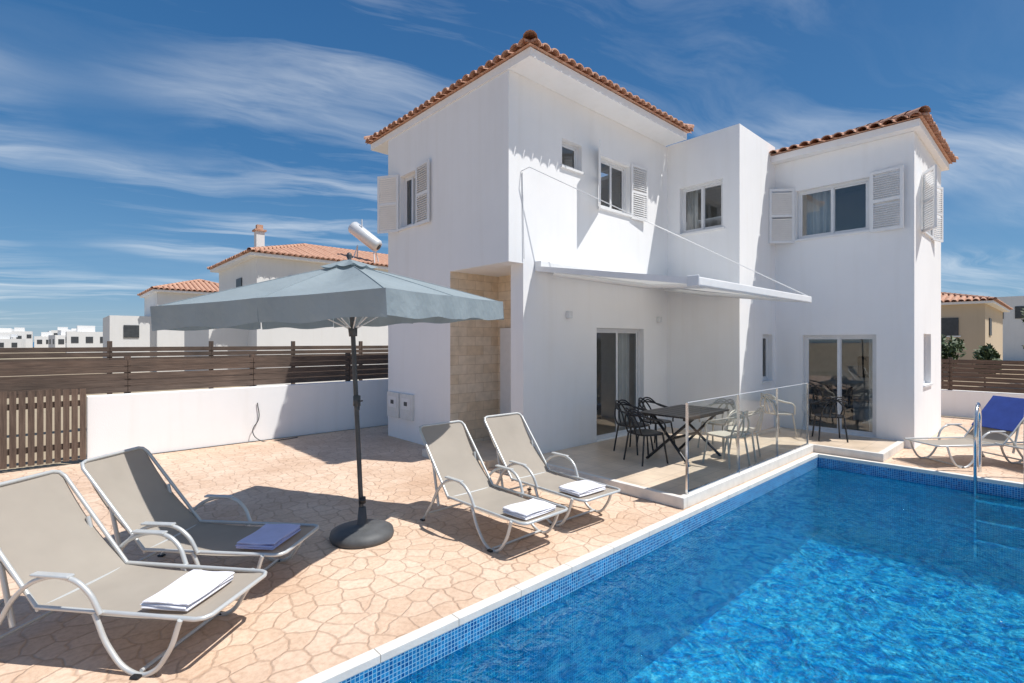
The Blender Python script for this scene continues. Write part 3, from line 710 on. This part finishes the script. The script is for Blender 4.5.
# ------------------------------------------------------------ light, sky
el=rad(63); hd=Vector((.55,-.835)).normalized()
sd=Vector((hd.x*math.cos(el),hd.y*math.cos(el),math.sin(el)))
sl=bpy.data.lights.new('sun','SUN'); sl.energy=5.0; sl.angle=rad(.5); sl.color=(1,.97,.92)
so=bpy.data.objects.new('sun',sl); C.objects.link(so); so.rotation_mode='QUATERNION'; so.rotation_quaternion=sd.to_track_quat('Z','Y'); so.location=(0,0,30)
w=bpy.data.worlds.new('World'); S.world=w; w.use_nodes=True; nt=w.node_tree; bg=nt.nodes['Background']
sky=nt.nodes.new('ShaderNodeTexSky'); sky.sky_type='NISHITA'; sky.sun_disc=False; sky.sun_elevation=el; sky.sun_rotation=math.atan2(hd.x,hd.y)
sky.air_density=1.0; sky.dust_density=.3; sky.ozone_density=1.5
tc=nt.nodes.new('ShaderNodeTexCoord'); sp=nt.nodes.new('ShaderNodeSeparateXYZ'); L(nt,tc.outputs['Generated'],sp.inputs[0])
grd=ramp(nt,sp.outputs[2],[(.0,(.24,.42,.60)),(.10,(.10,.30,.56)),(.30,(.026,.175,.43)),(.65,(.008,.10,.31))])
sc=nt.nodes.new('ShaderNodeVectorMath'); sc.operation='SCALE'; sc.inputs['Scale'].default_value=6.4; L(nt,grd,sc.inputs[0])
skyc=mixc(nt,.82,sky.outputs[0],sc.outputs[0])
zc=math_(nt,'MAXIMUM',sp.outputs[2],0.0); za=math_(nt,'ADD',zc,.10)
cb=nt.nodes.new('ShaderNodeCombineXYZ'); L(nt,math_(nt,'DIVIDE',sp.outputs[0],za),cb.inputs[0]); L(nt,math_(nt,'DIVIDE',sp.outputs[1],za),cb.inputs[1])
vr=nt.nodes.new('ShaderNodeVectorRotate'); vr.rotation_type='Z_AXIS'; vr.inputs['Angle'].default_value=rad(18); L(nt,cb.outputs[0],vr.inputs['Vector'])
wrp=nt.nodes.new('ShaderNodeTexNoise'); wrp.inputs['Scale'].default_value=.8; wrp.inputs['Detail'].default_value=3; L(nt,vr.outputs[0],wrp.inputs['Vector'])
ws=nt.nodes.new('ShaderNodeVectorMath'); ws.operation='SCALE'; ws.inputs['Scale'].default_value=.7; L(nt,wrp.outputs['Color'],ws.inputs[0])
wa=nt.nodes.new('ShaderNodeVectorMath'); wa.operation='ADD'; L(nt,vr.outputs[0],wa.inputs[0]); L(nt,ws.outputs[0],wa.inputs[1])
st=nt.nodes.new('ShaderNodeVectorMath'); st.operation='MULTIPLY'; st.inputs[1].default_value=(.34,1.7,1); L(nt,wa.outputs[0],st.inputs[0])
f1=noise(nt,st.outputs[0],1.3,7,.62,.4)
cov=noise(nt,vr.outputs[0],.5,2,.5)
r1=ramp(nt,f1,[(.46,0.),(.76,.95)]); r2=ramp(nt,cov,[(.42,0.06),(.60,.95)])
colr=mixc(nt,math_(nt,'MULTIPLY',r1,r2),skyc,(6.4,6.7,6.9))
L(nt,colr,bg.inputs['Color']); bg.inputs['Strength'].default_value=.145

cam=bpy.data.cameras.new('camera'); cam.lens=505/1024*36; cam.sensor_width=36; cam.clip_end=6000; cam.clip_start=.05
co=bpy.data.objects.new('camera',cam); C.objects.link(co); co.location=(0,0,1.95); co.rotation_euler=(rad(90),0,rad(-42.5)); S.camera=co
S.view_settings.view_transform='Standard'; S.view_settings.look='None'; S.view_settings.exposure=0
